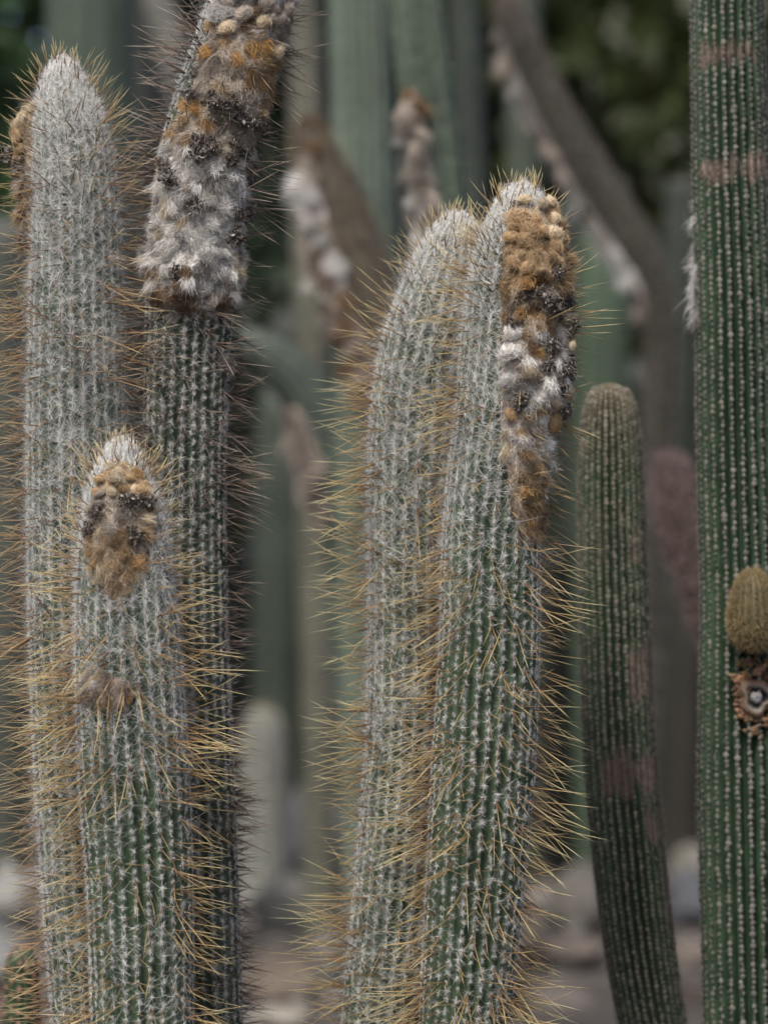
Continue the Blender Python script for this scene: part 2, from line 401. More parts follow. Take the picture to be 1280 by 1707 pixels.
# ------------------------------------------------------------------ cephalium pieces: woolly bud, wool tuft, dried flower
PAL = dict(tan=(.39, .28, .165), orange=(.42, .26, .11), cream=(.52, .44, .32), white=(.66, .64, .605), brown=(.19, .125, .075),
           grey=(.40, .35, .295), silver=(.56, .535, .50), rose=(.37, .315, .27))
def icosphere():
    import bmesh
    bm = bmesh.new(); bmesh.ops.create_icosphere(bm, subdivisions=2, radius=1)
    V = np.array([v.co[:] for v in bm.verts]); T = np.array([[v.index for v in f.verts] for f in bm.faces]); bm.free(); return V, T
ICO = icosphere()
def bud_mesh(c):
    g = Geo(); V = ICO[0].copy(); r = 1 + .10 * np.sin(V[:, 0] * 5 + rng.random() * 6) * np.sin(V[:, 1] * 4 + rng.random() * 6) + rng.normal(0, .02, len(V))
    V *= r[:, None]; V[:, 2] = V[:, 2] * .8 + .45; V[:, 1] *= 1.0
    c = np.array(c) * rng.uniform(.75, 1.3)
    g.add(V, ICO[1], None, c * (1 + .1 * rng.normal(size=(len(V), 1))))
    K = 420; u = nrm(rng.normal(size=(K, 3))); u[:, 2] = np.abs(u[:, 2]); bs = u * np.array([1.02, 1.02, .82]) + [0, 0, .45]
    d = nrm(np.cross(u, rng.normal(0, .25, (K, 3)) + [.4, 0, 1])) + .12 * u
    cc = c * (1.08 + rng.normal(0, .16, (K, 1)))
    ribbons(g, bs, d, .5 + .9 * rng.random(K), .06, -.3 * u + rng.normal(0, .22, (K, 3)), cc, cc * 1.08, 3)
    return g.mesh('bud', M_WOOL)
def tuft_mesh(c, K=300):
    g = Geo(); c = np.array(c) * rng.uniform(.65, 1.3); a = rng.random(K) * 6.283; r = np.sqrt(rng.random(K)) * .85
    bs = np.stack([r * np.cos(a), r * np.sin(a), .1 * rng.random(K)], 1)
    aim = np.array([rng.normal(0, .4), -.6 + rng.normal(0, .35), .65 + .4 * rng.random()])
    nk = 5; sub = aim + rng.normal(0, .5, (nk, 3)); kk = rng.integers(nk, size=K); tgt = sub[kk] + rng.normal(0, .13, (K, 3))
    d = tgt - bs + np.array([0, 0, .45]) + rng.normal(0, .3, (K, 3)); cc = c * (1 + rng.normal(0, .15, (nk, 1)))[kk] * (1 + rng.normal(0, .16, (K, 1)))
    ribbons(g, bs, d, (.25 + np.linalg.norm(tgt - bs, axis=1) * .7) * (.6 + .6 * rng.random(K)), .038, np.array([0, -.25, -.38]) + rng.normal(0, .22, (K, 3)), cc * .7, cc * 1.2, 3)
    return g.mesh('wool_tuft', M_WOOL)
def flower_mesh():
    g = Geo(); K = 170; u = nrm(rng.normal(size=(K, 3))); u[:, 2] = np.abs(u[:, 2]) * .85
    lob = 1 + .3 * np.sin(u[:, :1] * 5 + rng.random() * 6) * np.cos(u[:, 1:2] * 4); bs = u * .72 * rng.random((K, 1)) ** .45 * lob
    A = nrm(rng.normal(size=(K, 3))); Bv = nrm(np.cross(A, rng.normal(size=(K, 3)))); sz = .06 + .13 * rng.random((K, 1))
    jit = lambda: rng.normal(0, .03, (K, 3))
    V = np.stack([bs - A * sz + jit(), bs - Bv * sz * .7 + jit(), bs + A * sz * 1.2 + jit(), bs + Bv * sz * .7 + jit()], 1)
    c = np.array([.042, .035, .03]) * (1 + rng.random((K, 1)) * 2.4); hi = rng.random(K) < .13; c = np.where(hi[:, None], np.array([.36, .33, .29]) * (.7 + .5 * rng.random((K, 1))), c)
    g.add(V, np.concatenate([np.arange(K)[:, None] * 4 + np.array([0, 1, 2]), np.arange(K)[:, None] * 4 + np.array([0, 2, 3])]), None, np.repeat(c, 4, 0))
    K = 26; u = nrm(rng.normal(size=(K, 3))); u[:, 2] = np.abs(u[:, 2])
    ribbons(g, u * .5, u * .4 + rng.normal(0, .8, (K, 3)), .25 + .3 * rng.random(K), .035, rng.normal(0, .9, (K, 3)), (.12, .1, .08), (.4, .36, .31), 4)
    return g.mesh('dried_flower', M_DRY, smooth=False)
rng = np.random.default_rng(99)
BUDS = {k: [bud_mesh(PAL[k]) for _ in range(5)] for k in PAL}
TUFTS = {k: [tuft_mesh(PAL[k]) for _ in range(8)] for k in PAL}
FLOWERS = [flower_mesh() for _ in range(6)]

def cephalium(root, stem, spans, zones, bulge=.008, gap=.0085, seed=5, extras=(), fur=9000, pname='cephalium', swell=None):
    """woolly flowering zone: spans (py, phi_left, phi_right) down the stem; zones (py0, py1, [(kind, colour, weight)...])"""
    global rng
    rng = np.random.default_rng(seed); B = stem.base
    sp = np.array(spans, float); S = stem.s_at_py(sp[:, 0]); s0, s1 = S[0], S[-1]
    lim = lambda s: (np.interp(s, S, sp[:, 1]), np.interp(s, S, sp[:, 2]))
    pyof = lambda s: np.interp(s, stem.s, to_px(stem.P)[1])
    sw = (lambda s: np.interp(pyof(s), *swell)) if swell else (lambda s: 1.)
    nu, nv = 90, 34; U, Vv = np.meshgrid(np.linspace(0, 1, nu), np.linspace(0, 1, nv), indexing='ij')
    s = (s0 + (s1 - s0) * U).ravel(); v = Vv.ravel(); a, b_ = lim(s); ph = a + (b_ - a) * v
    e = np.clip(4 * v * (1 - v), 0, 1) ** .5 * np.clip(np.minimum(U.ravel(), 1 - U.ravel()) * 9, 0, 1) ** .6
    lump = 1 + .38 * vnoise(s * 90 + 2 * np.sin(ph * 4), seed) + .3 * vnoise(ph * 5 + s * 40, seed + 2)
    off = -.002 + sw(s) * bulge * e * np.clip(lump, .35, 1.6)
    V = stem.pt(s, ph, off, True)
    def zone(py):
        for z in zones:
            if z[0] <= py < z[1]: return z[2]
        return zones[-1][2] if py >= zones[-1][1] else zones[0][2]
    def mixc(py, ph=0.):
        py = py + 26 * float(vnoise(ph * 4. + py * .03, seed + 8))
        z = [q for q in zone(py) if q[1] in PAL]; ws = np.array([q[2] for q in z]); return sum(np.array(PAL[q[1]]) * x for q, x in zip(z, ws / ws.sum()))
    col = np.array([mixc(y, q) for y, q in zip(pyof(s), ph)]) * .6  # pad darkened throughout: shade between tufts and buds put into its colour
    i = np.arange(nu - 1)[:, None] * nv; j = np.arange(nv - 1)[None]
    Q = np.stack([i + j, i + j + 1, i + nv + j + 1, i + nv + j], -1).reshape(-1, 4)
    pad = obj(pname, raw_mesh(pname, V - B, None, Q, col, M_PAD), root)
    def surf(ss, vv):
        a, b_ = lim(ss); ph = a + (b_ - a) * vv
        e = np.clip(4 * vv * (1 - vv), 0, 1) ** .5 * np.clip(np.minimum((ss - s0), (s1 - ss)) / (s1 - s0) * 9, 0, 1) ** .6
        lump = 1 + .38 * vnoise(ss * 90 + 2 * np.sin(ph * 4), seed) + .3 * vnoise(ph * 5 + ss * 40, seed + 2)
        return stem.pt(ss, ph, -.002 + sw(ss) * bulge * e * np.clip(lump, .35, 1.6), True), ph
    # short fur all over
    ss = s0 + (s1 - s0) * rng.random(fur); vv = rng.random(fur); P, ph = surf(ss, vv); n, t, b = stem.frame(ss, ph)
    d = n * .6 + t * rng.normal(.4, .5, (fur, 1)) + b * rng.normal(0, .6, (fur, 1))
    c = np.array([mixc(y, q) for y, q in zip(pyof(ss), ph)]) * np.clip(1 + .3 * vnoise(ss * 260 + 3 * np.sin(ph * 9), seed + 6)[:, None] + rng.normal(0, .22, (fur, 1)), .3, 1.7)
    bf = lambda y: sum(q[2] for q in zone(y) if q[0] == 'bud') / sum(q[2] for q in zone(y))
    fl = 1 - .75 * np.array([bf(y) for y in pyof(ss)])
    g = Geo(); ribbons(g, P - n * .001, d, fl * (.0025 + .0055 * rng.random(fur)), .00042, rng.normal(0, .4, (fur, 3)) + t * .2 - n * .25, c * .8, c * 1.1, 3)
    obj('wool', g.mesh('wool', M_WOOL, B), pad, 'stuff')
    # buds, tufts, dried flowers on a jittered lattice
    items = []
    ss = s0 + gap * .4
    row = 0
    while ss < s1 - gap * .2:
        a, b_ = lim(np.array([ss])); wdt = float(b_[0] - a[0]) * float(stem._i(stem.R, ss)); m = max(1, int(round(wdt / gap)))
        for q in range(m):
            items.append((ss + rng.normal(0, gap * .22), min(.97, max(.03, (q + .5 + .5 * (row % 2) * (1 if q < m - 1 else 0)) / m + rng.normal(0, .22 / m))), None, None, 1.))
        ss += gap * .82; row += 1
    for (px, py, kind, colr, sz) in extras:
        s_, ph_ = stem.phi_at(px, py); a, b_ = lim(np.array([s_])); vv_ = (ph_ - a[0]) / max(b_[0] - a[0], 1e-3)
        items = [it for it in items if not (abs(it[0] - s_) < gap * .75 * sz and abs(it[1] - vv_) * max(b_[0] - a[0], .1) * float(stem._i(stem.R, s_)) < gap * .75 * sz)]
        items.append((s_, vv_, kind, colr, sz))
    for (s_, v_, kind, colr, sz) in items:
        sa = np.array([s_]); P, ph = surf(sa, np.array([np.clip(v_, 0, 1)])); n, t, b = stem.frame(sa, ph); P = P[0]; n = n[0]; t = t[0]; b = b[0]
        if kind is None:
            z = zone(pyof(s_) + rng.normal(0, 16)); ws = np.array([q[2] for q in z]); q = z[rng.choice(len(z), p=ws / ws.sum())]; kind, colr = q[0], q[1]
        f = sz * (.85 + .35 * rng.random()); M = frame_mat(b, -t, n); tw = Matrix.Rotation(rng.normal(0, .8), 3, 'Z') @ Matrix.Rotation(rng.normal(0, .3), 3, 'X')
        if kind == 'bud':
            o = obj('bud', BUDS[colr][rng.integers(5)], pad); k = gap * .58 * f * (.8 + .4 * rng.random()); rot(o, M @ tw, P + n * k * .1 - B, (k * 1.15, k * .85, k))
        elif kind == 'flower':
            o = obj('dried_flower', FLOWERS[rng.integers(6)], pad); k = gap * 1.2 * f; rot(o, M @ Matrix.Rotation(rng.random() * 6.28, 3, 'Z'), P + n * k * .3 - B, (k, k, k))
        else:
            o = obj('wool_tuft', TUFTS[colr][rng.integers(8)], pad); k = gap * .80 * f; rot(o, M @ tw, P - n * .0015 - B, (k, k, k))
    def inside(s, p):
        a, b_ = lim(s); return (s > s0) & (s < s1) & (p > a) & (p < b_)
    return pad, inside


# ================================================================== THE PLACE
# ------------------------------------------------------------------ ground
rng = np.random.default_rng(3)
a = np.sinh(np.linspace(-4.2, 4.2, 120)) / math.sinh(4.2) * 300
X, Yg = np.meshgrid(a, a + 6, indexing='ij'); r = np.hypot(X, Yg - 6)
Z = (.035 * np.sin(X * 1.3 + 1) * np.cos(Yg * 1.1) + .02 * np.sin(X * 3.1) * np.sin(Yg * 2.7)) * np.exp(-r / 20) - .01
V = np.stack([X, Yg, Z], -1).reshape(-1, 3); n = 120
i = np.arange(n - 1)[:, None] * n; j = np.arange(n - 1)[None]
Q = np.stack([i + j, i + n + j, i + n + j + 1, i + j + 1], -1).reshape(-1, 4)
obj('ground', raw_mesh('ground', V, None, Q, (.2, .15, .12), M_SOIL), None, 'structure')
# loose gravel
g = Geo(); K = 2600; base_t = np.array([[0, 0, 1.], [1, 0, 0], [-.3, .95, 0], [-.8, -.5, 0], [.4, -.9, 0]])
tt = np.array([[0, 1, 2], [0, 2, 3], [0, 3, 4], [0, 4, 1]])
px_ = rng.uniform(-2.2, 2.2, K); py_ = rng.uniform(3.6, 10, K); sz = .008 + .03 * rng.random(K) ** 3
Vg = base_t[None] * sz[:, None, None] * np.array([1, 1, .7]) * (1 + rng.normal(0, .25, (K, 5, 3))) + np.stack([px_, py_, np.full(K, -.005)], -1)[:, None]
cg = np.repeat(np.array([.22, .19, .17]) * (1 + .8 * (rng.random((K, 1)) - .35)), 5, 0)
g.add(Vg, (np.arange(K)[:, None, None] * 5 + tt[None]).reshape(-1, 3), None, cg)
tag(obj('gravel', g.mesh('gravel', M_ROCK, smooth=False), None, 'stuff'), 'loose brown and grey gravel strewn over the soil between the cacti', 'gravel')

def rock(label, px, py, w, h, Y, col, seed, grp='garden rocks behind the cacti'):
    import bmesh
    Y = CAM_Z / ((py + h * .42 - 853.5) * HF / 1707)          # its foot stands on the ground
    r_ = np.random.default_rng(seed); bm = bmesh.new(); bmesh.ops.create_icosphere(bm, subdivisions=4 if seed < 300 else 2, radius=1)
    V = np.array([v.co[:] for v in bm.verts]); T = np.array([[v.index for v in f.verts] for f in bm.faces]); bm.free()
    for k in range(9):                                  # flattened facets
        u = nrm(r_.normal(size=3)); cut = .62 + .25 * r_.random(); dd = V @ u; V = V - np.maximum(dd - cut, 0)[:, None] * u * .85
    for f in (2.3, 5, 11): V = V * (1 + .07 / f * 2 * (np.sin(V[:, :1] * f + r_.random() * 6) + np.sin(V[:, 1:2] * f + r_.random() * 6) + np.sin(V[:, 2:] * f + r_.random() * 6)))
    s = pxs(Y); c = at(px, py, Y); sx = w * s / 2 / .85; szz = h * s / 2 / .85
    col = (np.array(col) * .75 + np.mean(col) * .25) * [.36, .365, .345]; V = V * np.array([sx, (sx + szz) * .6, szz]); zc = max(c[2], szz * .55)
    m = raw_mesh('rock', V, T, None, col, M_ROCK); o = obj('rock', m); o.location = (c[0], Y, c[2]); o.rotation_euler = (0, 0, r_.random() * .6)
    tag(o, label, 'rock', grp); return o

# ------------------------------------------------------------------ trees and shrubs behind everything
def tree(name, label, x, Y, h, rx, z0, leafc, seed, n=15000, cat='tree', lsize=.17, yel=0.):
    r_ = np.random.default_rng(seed); root = thing(name, label, cat, (x, Y, 0), 'dark trees and shrubs far behind the cacti')
    g = Geo(); npt = 9; ang = np.arange(8) * math.pi / 4
    def limb(P0, P1, r0, r1, wob):
        ts = np.linspace(0, 1, npt); C = P0 + (P1 - P0) * ts[:, None] + np.stack([wob * np.sin(ts * 5 + seed), wob * np.cos(ts * 4), 0 * ts], 1) * ts[:, None]
        R = r0 + (r1 - r0) * ts; V = C[:, None] + R[:, None, None] * np.stack([np.cos(ang), np.sin(ang), 0 * ang], 1)[None]
        i = np.arange(npt - 1)[:, None] * 8; j = np.arange(8)[None]; j2 = (j + 1) % 8
        g.add(V, None, np.stack([i + j, i + j2, i + 8 + j2, i + 8 + j], -1).reshape(-1, 4), (.09, .07, .055))
    limb(np.array([0, 0, -.05]), np.array([.1, 0, h * .7]), .07 + .02 * h, .03, .12)
    cl = []
    for k in range(60):
        u = nrm(r_.normal(size=3)); q = np.array([u[0] * rx, u[1] * rx * .7, 0]) * r_.random() ** .5; q[2] = z0 + (h - z0) * r_.random()
        q[:2] *= math.sqrt(max(.15, 1 - ((q[2] - (z0 + h) / 2) / ((h - z0) * .62)) ** 2)); cl.append(q)
        if k % 4 == 0: limb(np.array([.05, 0, min(h * .6, q[2] * .6)]), q, .04, .012, .08)
    obj('trunk', g.mesh('trunk', M_BARK), root)
    cl = np.array(cl); w = r_.integers(len(cl), size=n); cr = (rx * .36) * (.7 + .6 * r_.random(len(cl)))
    P = cl[w] + r_.normal(0, .55, (n, 3)) * cr[w][:, None] * np.array([1, 1, .8])
    P[:, 2] = np.maximum(P[:, 2], .03)
    A = nrm(r_.normal(size=(n, 3)) + [0, 0, -.4]); N = nrm(r_.normal(size=(n, 3)) + [0, 0, 1.]); Bv = nrm(np.cross(A, N)); ls = lsize * (.6 + .7 * r_.random((n, 1)))
    V = np.stack([P, P + A * ls * .5 + Bv * ls * .28, P + A * ls, P + A * ls * .5 - Bv * ls * .28], 1)
    cc = np.array(leafc) * (.55 + .9 * r_.random((len(cl), 1)))[w] * (.8 + .4 * r_.random((n, 1)))
    if yel: ym = r_.random(len(cl)) < yel; cc = np.where(ym[w][:, None], cc * [2.3, 1.5, .7], cc)
    g2 = Geo(); g2.add(V, None, np.arange(n)[:, None] * 4 + np.arange(4), np.repeat(cc, 4, 0))
    obj('crown', g2.mesh('crown', M_LEAF, smooth=False), root)
for a_ in [('tree', 'dark green leafy tree in the top left corner', -2.6, 10.5, 5.2, 1.3, .6, (.035, .075, .02), 11),
           ('tree', 'dim leafy tree behind the top of the grey woolly cactus', -.9, 13.5, 6, 1.7, .4, (.03, .05, .025), 12),
           ('tree', 'dark tree between the pale green columns and the slanting arm', .6, 14.5, 6, 1.8, .3, (.025, .04, .02), 13),
           ('tree', 'olive tree with yellowish leaves at upper right beside the tall ribbed cactus', 2.1, 12, 5.5, 1.5, 1.2, (.045, .06, .018), 14),
           ('tree', 'dark tree behind the tall ribbed cactus at the right edge', 3.6, 13.5, 6, 1.6, .3, (.03, .045, .02), 15),
           ('tree', 'farthest dark tree behind the left hairy cactus', -2.9, 17, 7, 2.2, .3, (.022, .034, .018), 16),
           ('tree', 'farthest dark tree behind the top centre columns', .2, 18, 7, 2.4, .3, (.022, .034, .018), 17),
           ('tree', 'farthest dark tree behind the olive tree', 3.0, 17, 7, 2.4, .3, (.022, .034, .018), 18)]:
    tree(*a_, yel=.22 if a_[-1] == 14 else 0.)
tree('shrub', 'low dark shrub behind the left group of cacti', -1.9, 11.5, 2.1, 1.0, .1, (.03, .045, .022), 21, 6000, 'shrub', .08)
tree('shrub', 'low dark shrub seen through the middle gap', -.2, 11.2, 2.0, 1.1, .1, (.03, .04, .025), 22, 6000, 'shrub', .08)
tree('shrub', 'low dark shrub behind the smooth green cactus', 1.4, 10.6, 1.9, 1.0, .1, (.03, .042, .024), 23, 6000, 'shrub', .08)
tree('shrub', 'low dark shrub behind the right edge', 2.7, 11.2, 2.0, 1.0, .1, (.03, .042, .024), 24, 6000, 'shrub', .08)

# ------------------------------------------------------------------ smooth ribbed columns
def column(name, label, st, Y, Yb=None, ribs=22, depth=.16, col=(.06, .1, .06), gap=.02, seed=1, star=4, spl=.010, starc=(.34, .31, .28),
           closed=True, scarf=None, group='blurred columnar cacti in the background', mat=None, fuzz=0, fuzzc=(.3, .2, .18), to_ground=True, lean=1., knob=.0, tipc=None, per_rib=4, step=.035):
    global rng
    rng = np.random.default_rng(seed + 100)
    stem = Stem(st, Y, Yb, ribs, depth, closed, 0., to_ground, lean); B = stem.base
    root = thing(name, label, 'cactus', B, group); c = np.array(col)
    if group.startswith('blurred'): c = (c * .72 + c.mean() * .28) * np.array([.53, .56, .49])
    def colf(s, p):
        k = (1 + .16 * vnoise(s * 9, seed) + .1 * vnoise(p * 3 + s * 3, seed + 1))[:, None]
        o = c * k
        if tipc is not None: f = np.clip(1 - s / .09, 0, 1)[:, None]; o = o * (1 - f) + np.array(tipc) * f
        return o
    obj('stem', stem.body('stem', colf, mat or (M_SKIN_S if scarf else M_SKIN), per_rib, step, (lambda s, p: scarf(stem, s, p)) if scarf else None), root)
    s, p = stem.areoles(gap, jit=.09); pos = stem.pt(s, p, crest=True); n, t, b = stem.frame(s, p); g = Geo()
    ax_, ay_ = to_px(pos); keep = (np.cos(p) > -.35) & (ay_ > -30) & (ay_ < 1740); s, p, pos, n, t, b = s[keep], p[keep], pos[keep], n[keep], t[keep], b[keep]
    i = np.repeat(np.arange(len(s)), star); K = len(i); th = rng.random(K) * 6.283
    d = np.cos(th)[:, None] * b[i] + np.sin(th)[:, None] * t[i] + n[i] * (.5 + .6 * rng.random((K, 1)))
    cc = np.array(starc) * (1 + rng.normal(0, .2, (K, 1)))
    ribbons(g, pos[i], d, spl * (.6 + .7 * rng.random(K)), max(.0007, spl * .1), rng.normal(0, .1, (K, 3)), cc * .8, cc)
    if knob:
        ov = np.array([[1, 0, 0], [0, 1, 0], [-1, 0, 0], [0, -1, 0], [0, 0, 1.]]); K2 = len(s)
        kk = knob * np.clip(1 + rng.normal(0, .25, (K2, 1, 1)), .4, 1.6)
        Vk = pos[:, None] + kk * (ov[None, :, :1] * b[:, None] + ov[None, :, 1:2] * t[:, None] * 1.15 + ov[None, :, 2:] * n[:, None] * .65)
        ck = np.array(starc) * 1.1 * (1 + rng.normal(0, .15, (K2, 1)))
        if scarf: ms = np.clip((scarf(stem, s, p) - .42) * 6, 0, 1)[:, None]; ck = ck * (1 - ms) + np.array([.16, .125, .105]) * ms
        ck = np.repeat(ck, 5, 0)
        g.add(Vk, (np.arange(K2)[:, None, None] * 5 + np.array([[0, 1, 4], [1, 2, 4], [2, 3, 4], [3, 0, 4]])).reshape(-1, 3), None, ck)
    if fuzz:
        K = fuzz; ss = stem.L * rng.random(K) ** 1.6; ph = rng.random(K) * 6.283; n2, t2, b2 = stem.frame(ss, ph)
        cc = np.array(fuzzc) * (1 + rng.normal(0, .25, (K, 1)))
        ribbons(g, stem.pt(ss, ph), n2 + rng.normal(0, .5, (K, 3)), .010 + .014 * rng.random(K), .0012, rng.normal(0, .1, (K, 3)), cc * .8, cc)
    obj('areoles', g.mesh('areoles', M_HAIR, B), root, 'stuff')
    return root, stem
def wool_zone(root, stem, spans, zones, seed, bulge=.02, gap=.03, fur=2500):
    spans = phi_spans(stem, spans)
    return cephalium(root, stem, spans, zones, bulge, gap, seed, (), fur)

# blurred background cacti -----------------------------------------------------
G1 = (.075, .115, .085); G2 = (.06, .085, .062); G3 = (.05, .062, .052); GB = (.075, .06, .055)
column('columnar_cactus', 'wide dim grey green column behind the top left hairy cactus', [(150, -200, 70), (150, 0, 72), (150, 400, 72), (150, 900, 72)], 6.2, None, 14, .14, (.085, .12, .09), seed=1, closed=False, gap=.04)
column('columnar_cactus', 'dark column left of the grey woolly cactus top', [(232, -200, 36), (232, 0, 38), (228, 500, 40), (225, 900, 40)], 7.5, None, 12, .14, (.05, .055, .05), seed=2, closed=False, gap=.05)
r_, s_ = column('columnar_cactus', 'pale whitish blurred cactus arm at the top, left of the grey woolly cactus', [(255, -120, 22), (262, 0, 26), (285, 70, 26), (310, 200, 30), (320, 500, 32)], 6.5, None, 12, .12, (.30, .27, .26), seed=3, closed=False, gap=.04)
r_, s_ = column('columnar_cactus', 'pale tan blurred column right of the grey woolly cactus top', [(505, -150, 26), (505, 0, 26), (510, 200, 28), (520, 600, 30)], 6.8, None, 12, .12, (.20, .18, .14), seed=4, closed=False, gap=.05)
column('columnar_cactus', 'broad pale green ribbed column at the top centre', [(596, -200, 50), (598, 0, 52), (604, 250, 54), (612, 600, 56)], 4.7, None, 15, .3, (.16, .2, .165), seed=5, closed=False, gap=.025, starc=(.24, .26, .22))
r_, s_ = column('columnar_cactus', 'leaning green ribbed column with a grey wool strip, top centre', [(672, -150, 45), (690, 0, 46), (716, 200, 48), (736, 400, 50), (750, 700, 52)], 3.55, None, 18, .26, (.115, .155, .118), seed=6, closed=False, gap=.012, starc=(.2, .24, .19), spl=.006)
wool_zone(r_, s_, [(150, -.75, -.35), (200, -.95, -.15), (300, -1.0, -.1), (420, -1.0, -.05), (520, -1., -.1)], [(100, 205, [('tuft', 'brown', 2), ('tuft', 'grey', 1)]), (205, 800, [('tuft', 'grey', 3), ('tuft', 'silver', 1)])], 31, .012, .016, 5000)
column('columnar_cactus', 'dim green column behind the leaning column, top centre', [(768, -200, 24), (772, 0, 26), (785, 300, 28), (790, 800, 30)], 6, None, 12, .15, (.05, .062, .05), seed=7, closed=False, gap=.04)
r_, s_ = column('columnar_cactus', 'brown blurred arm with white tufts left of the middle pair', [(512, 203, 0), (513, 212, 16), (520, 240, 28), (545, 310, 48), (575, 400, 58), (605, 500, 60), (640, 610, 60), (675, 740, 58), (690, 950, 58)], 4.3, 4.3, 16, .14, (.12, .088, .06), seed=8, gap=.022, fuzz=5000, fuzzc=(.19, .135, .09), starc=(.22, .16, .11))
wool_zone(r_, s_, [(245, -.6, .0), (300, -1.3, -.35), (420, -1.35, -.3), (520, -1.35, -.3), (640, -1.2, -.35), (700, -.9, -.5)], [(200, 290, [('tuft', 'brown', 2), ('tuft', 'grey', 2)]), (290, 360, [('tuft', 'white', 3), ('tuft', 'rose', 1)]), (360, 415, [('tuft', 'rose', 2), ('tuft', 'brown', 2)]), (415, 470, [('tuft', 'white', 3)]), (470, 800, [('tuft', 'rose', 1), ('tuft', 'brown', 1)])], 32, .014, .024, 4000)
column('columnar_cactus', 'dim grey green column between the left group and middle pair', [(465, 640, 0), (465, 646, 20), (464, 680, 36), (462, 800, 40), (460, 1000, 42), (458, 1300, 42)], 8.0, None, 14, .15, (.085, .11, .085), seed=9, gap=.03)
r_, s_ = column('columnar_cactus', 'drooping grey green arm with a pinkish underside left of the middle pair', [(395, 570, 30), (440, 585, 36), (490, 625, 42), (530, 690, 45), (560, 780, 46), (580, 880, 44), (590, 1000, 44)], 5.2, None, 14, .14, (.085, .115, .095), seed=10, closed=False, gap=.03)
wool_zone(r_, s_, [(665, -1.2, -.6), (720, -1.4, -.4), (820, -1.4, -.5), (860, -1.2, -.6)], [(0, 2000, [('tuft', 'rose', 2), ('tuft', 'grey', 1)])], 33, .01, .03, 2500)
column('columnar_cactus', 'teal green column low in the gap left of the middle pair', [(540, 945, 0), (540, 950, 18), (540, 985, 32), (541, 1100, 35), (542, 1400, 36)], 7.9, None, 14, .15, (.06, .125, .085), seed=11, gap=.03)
r_, s_ = column('columnar_cactus', 'short white woolly cactus low in the gap, right of the left group', [(437, 1180, 0), (437, 1183, 13), (437, 1198, 25), (437, 1225, 33), (437, 1270, 37), (438, 1400, 39), (440, 1500, 40)], 7.5, None, 18, .1, (.5, .48, .44), seed=12, gap=.016, star=26, spl=.016, starc=(.46, .45, .42), fuzz=900, fuzzc=(.45, .36, .16))
r_, s_ = column('columnar_cactus', 'long slanting dark arm with pale woolly underside, upper right', [(838, -12, 0), (840, -6, 14), (847, 20, 24), (866, 69, 30), (898, 140, 32), (944, 227, 34), (994, 309, 36), (1052, 400, 35), (1092, 474, 33), (1102, 560, 26), (1098, 700, 23), (1082, 1000, 23), (1066, 1300, 23)], 4.9, None, 18, .22, (.085, .07, .056), seed=13, gap=.022, fuzz=5000, fuzzc=(.16, .14, .115), tipc=(.06, .042, .034))
wool_zone(r_, s_, [(40, -1.7, -1.2), (120, -1.9, -1.1), (300, -1.9, -1.15), (420, -1.9, -.95), (480, -1.8, -.7), (530, -1.6, -.9)], [(0, 200, [('tuft', 'silver', 3), ('tuft', 'rose', 2)]), (200, 400, [('tuft', 'rose', 2), ('tuft', 'silver', 2)]), (400, 490, [('tuft', 'white', 4), ('tuft', 'silver', 1)]), (490, 700, [('tuft', 'rose', 1), ('tuft', 'grey', 1)])], 34, .010, .022, 4500)
column('columnar_cactus', 'pale green blurred column right of the middle pair top', [(1005, 372, 0), (1005, 378, 22), (1005, 410, 40), (1004, 550, 45), (1002, 900, 46)], 8.0, None, 14, .15, (.085, .135, .085), seed=14, gap=.03)
column('columnar_cactus', 'dim pale green column under the slanting arm, above the middle pair', [(872, -100, 26), (872, 100, 28), (875, 400, 30), (876, 800, 30)], 8, None, 12, .15, (.095, .115, .085), seed=15, closed=False, gap=.05)
column('columnar_cactus', 'dark grey column just left of the tall ribbed cactus', [(1140, 300, 30), (1138, 420, 40), (1130, 560, 44), (1125, 900, 44)], 8.2, None, 12, .14, (.05, .06, .05), seed=16, closed=False, gap=.05)
column('columnar_cactus', 'maroon brown blurred arm tip left of the tall ribbed cactus', [(1117, 752, 0), (1117, 757, 13), (1118, 770, 22), (1121, 792, 30), (1129, 850, 35), (1150, 930, 33), (1178, 1010, 30), (1216, 1120, 30), (1245, 1260, 30), (1255, 1450, 30)], 4.0, None, 16, .12, (.12, .075, .066), seed=17, gap=.012, star=14, spl=.014, starc=(.25, .18, .165))
column('columnar_cactus', 'dark brown column base between the two smooth green cacti', [(1150, 950, 26), (1146, 1100, 30), (1138, 1300, 34), (1130, 1500, 38)], 8.1, None, 14, .14, (.05, .042, .034), seed=18, closed=False, gap=.03)
column('columnar_cactus', 'grey green column between the two smooth green cacti', [(1092, 880, 0), (1092, 885, 14), (1092, 920, 30), (1094, 1100, 34), (1096, 1350, 34)], 8.5, None, 14, .14, (.09, .115, .1), seed=19, gap=.03)
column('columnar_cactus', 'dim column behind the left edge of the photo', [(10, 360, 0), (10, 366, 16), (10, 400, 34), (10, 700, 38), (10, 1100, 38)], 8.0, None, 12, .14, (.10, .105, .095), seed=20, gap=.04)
column('columnar_cactus', 'small green ribbed cactus low in the bottom left corner', [(38, 1575, 0), (38, 1580, 14), (37, 1605, 28), (36, 1707, 32)], 2.85, None, 14, .2, (.05, .10, .045), seed=22, gap=.012, starc=(.42, .22, .17), spl=.006, knob=.002)
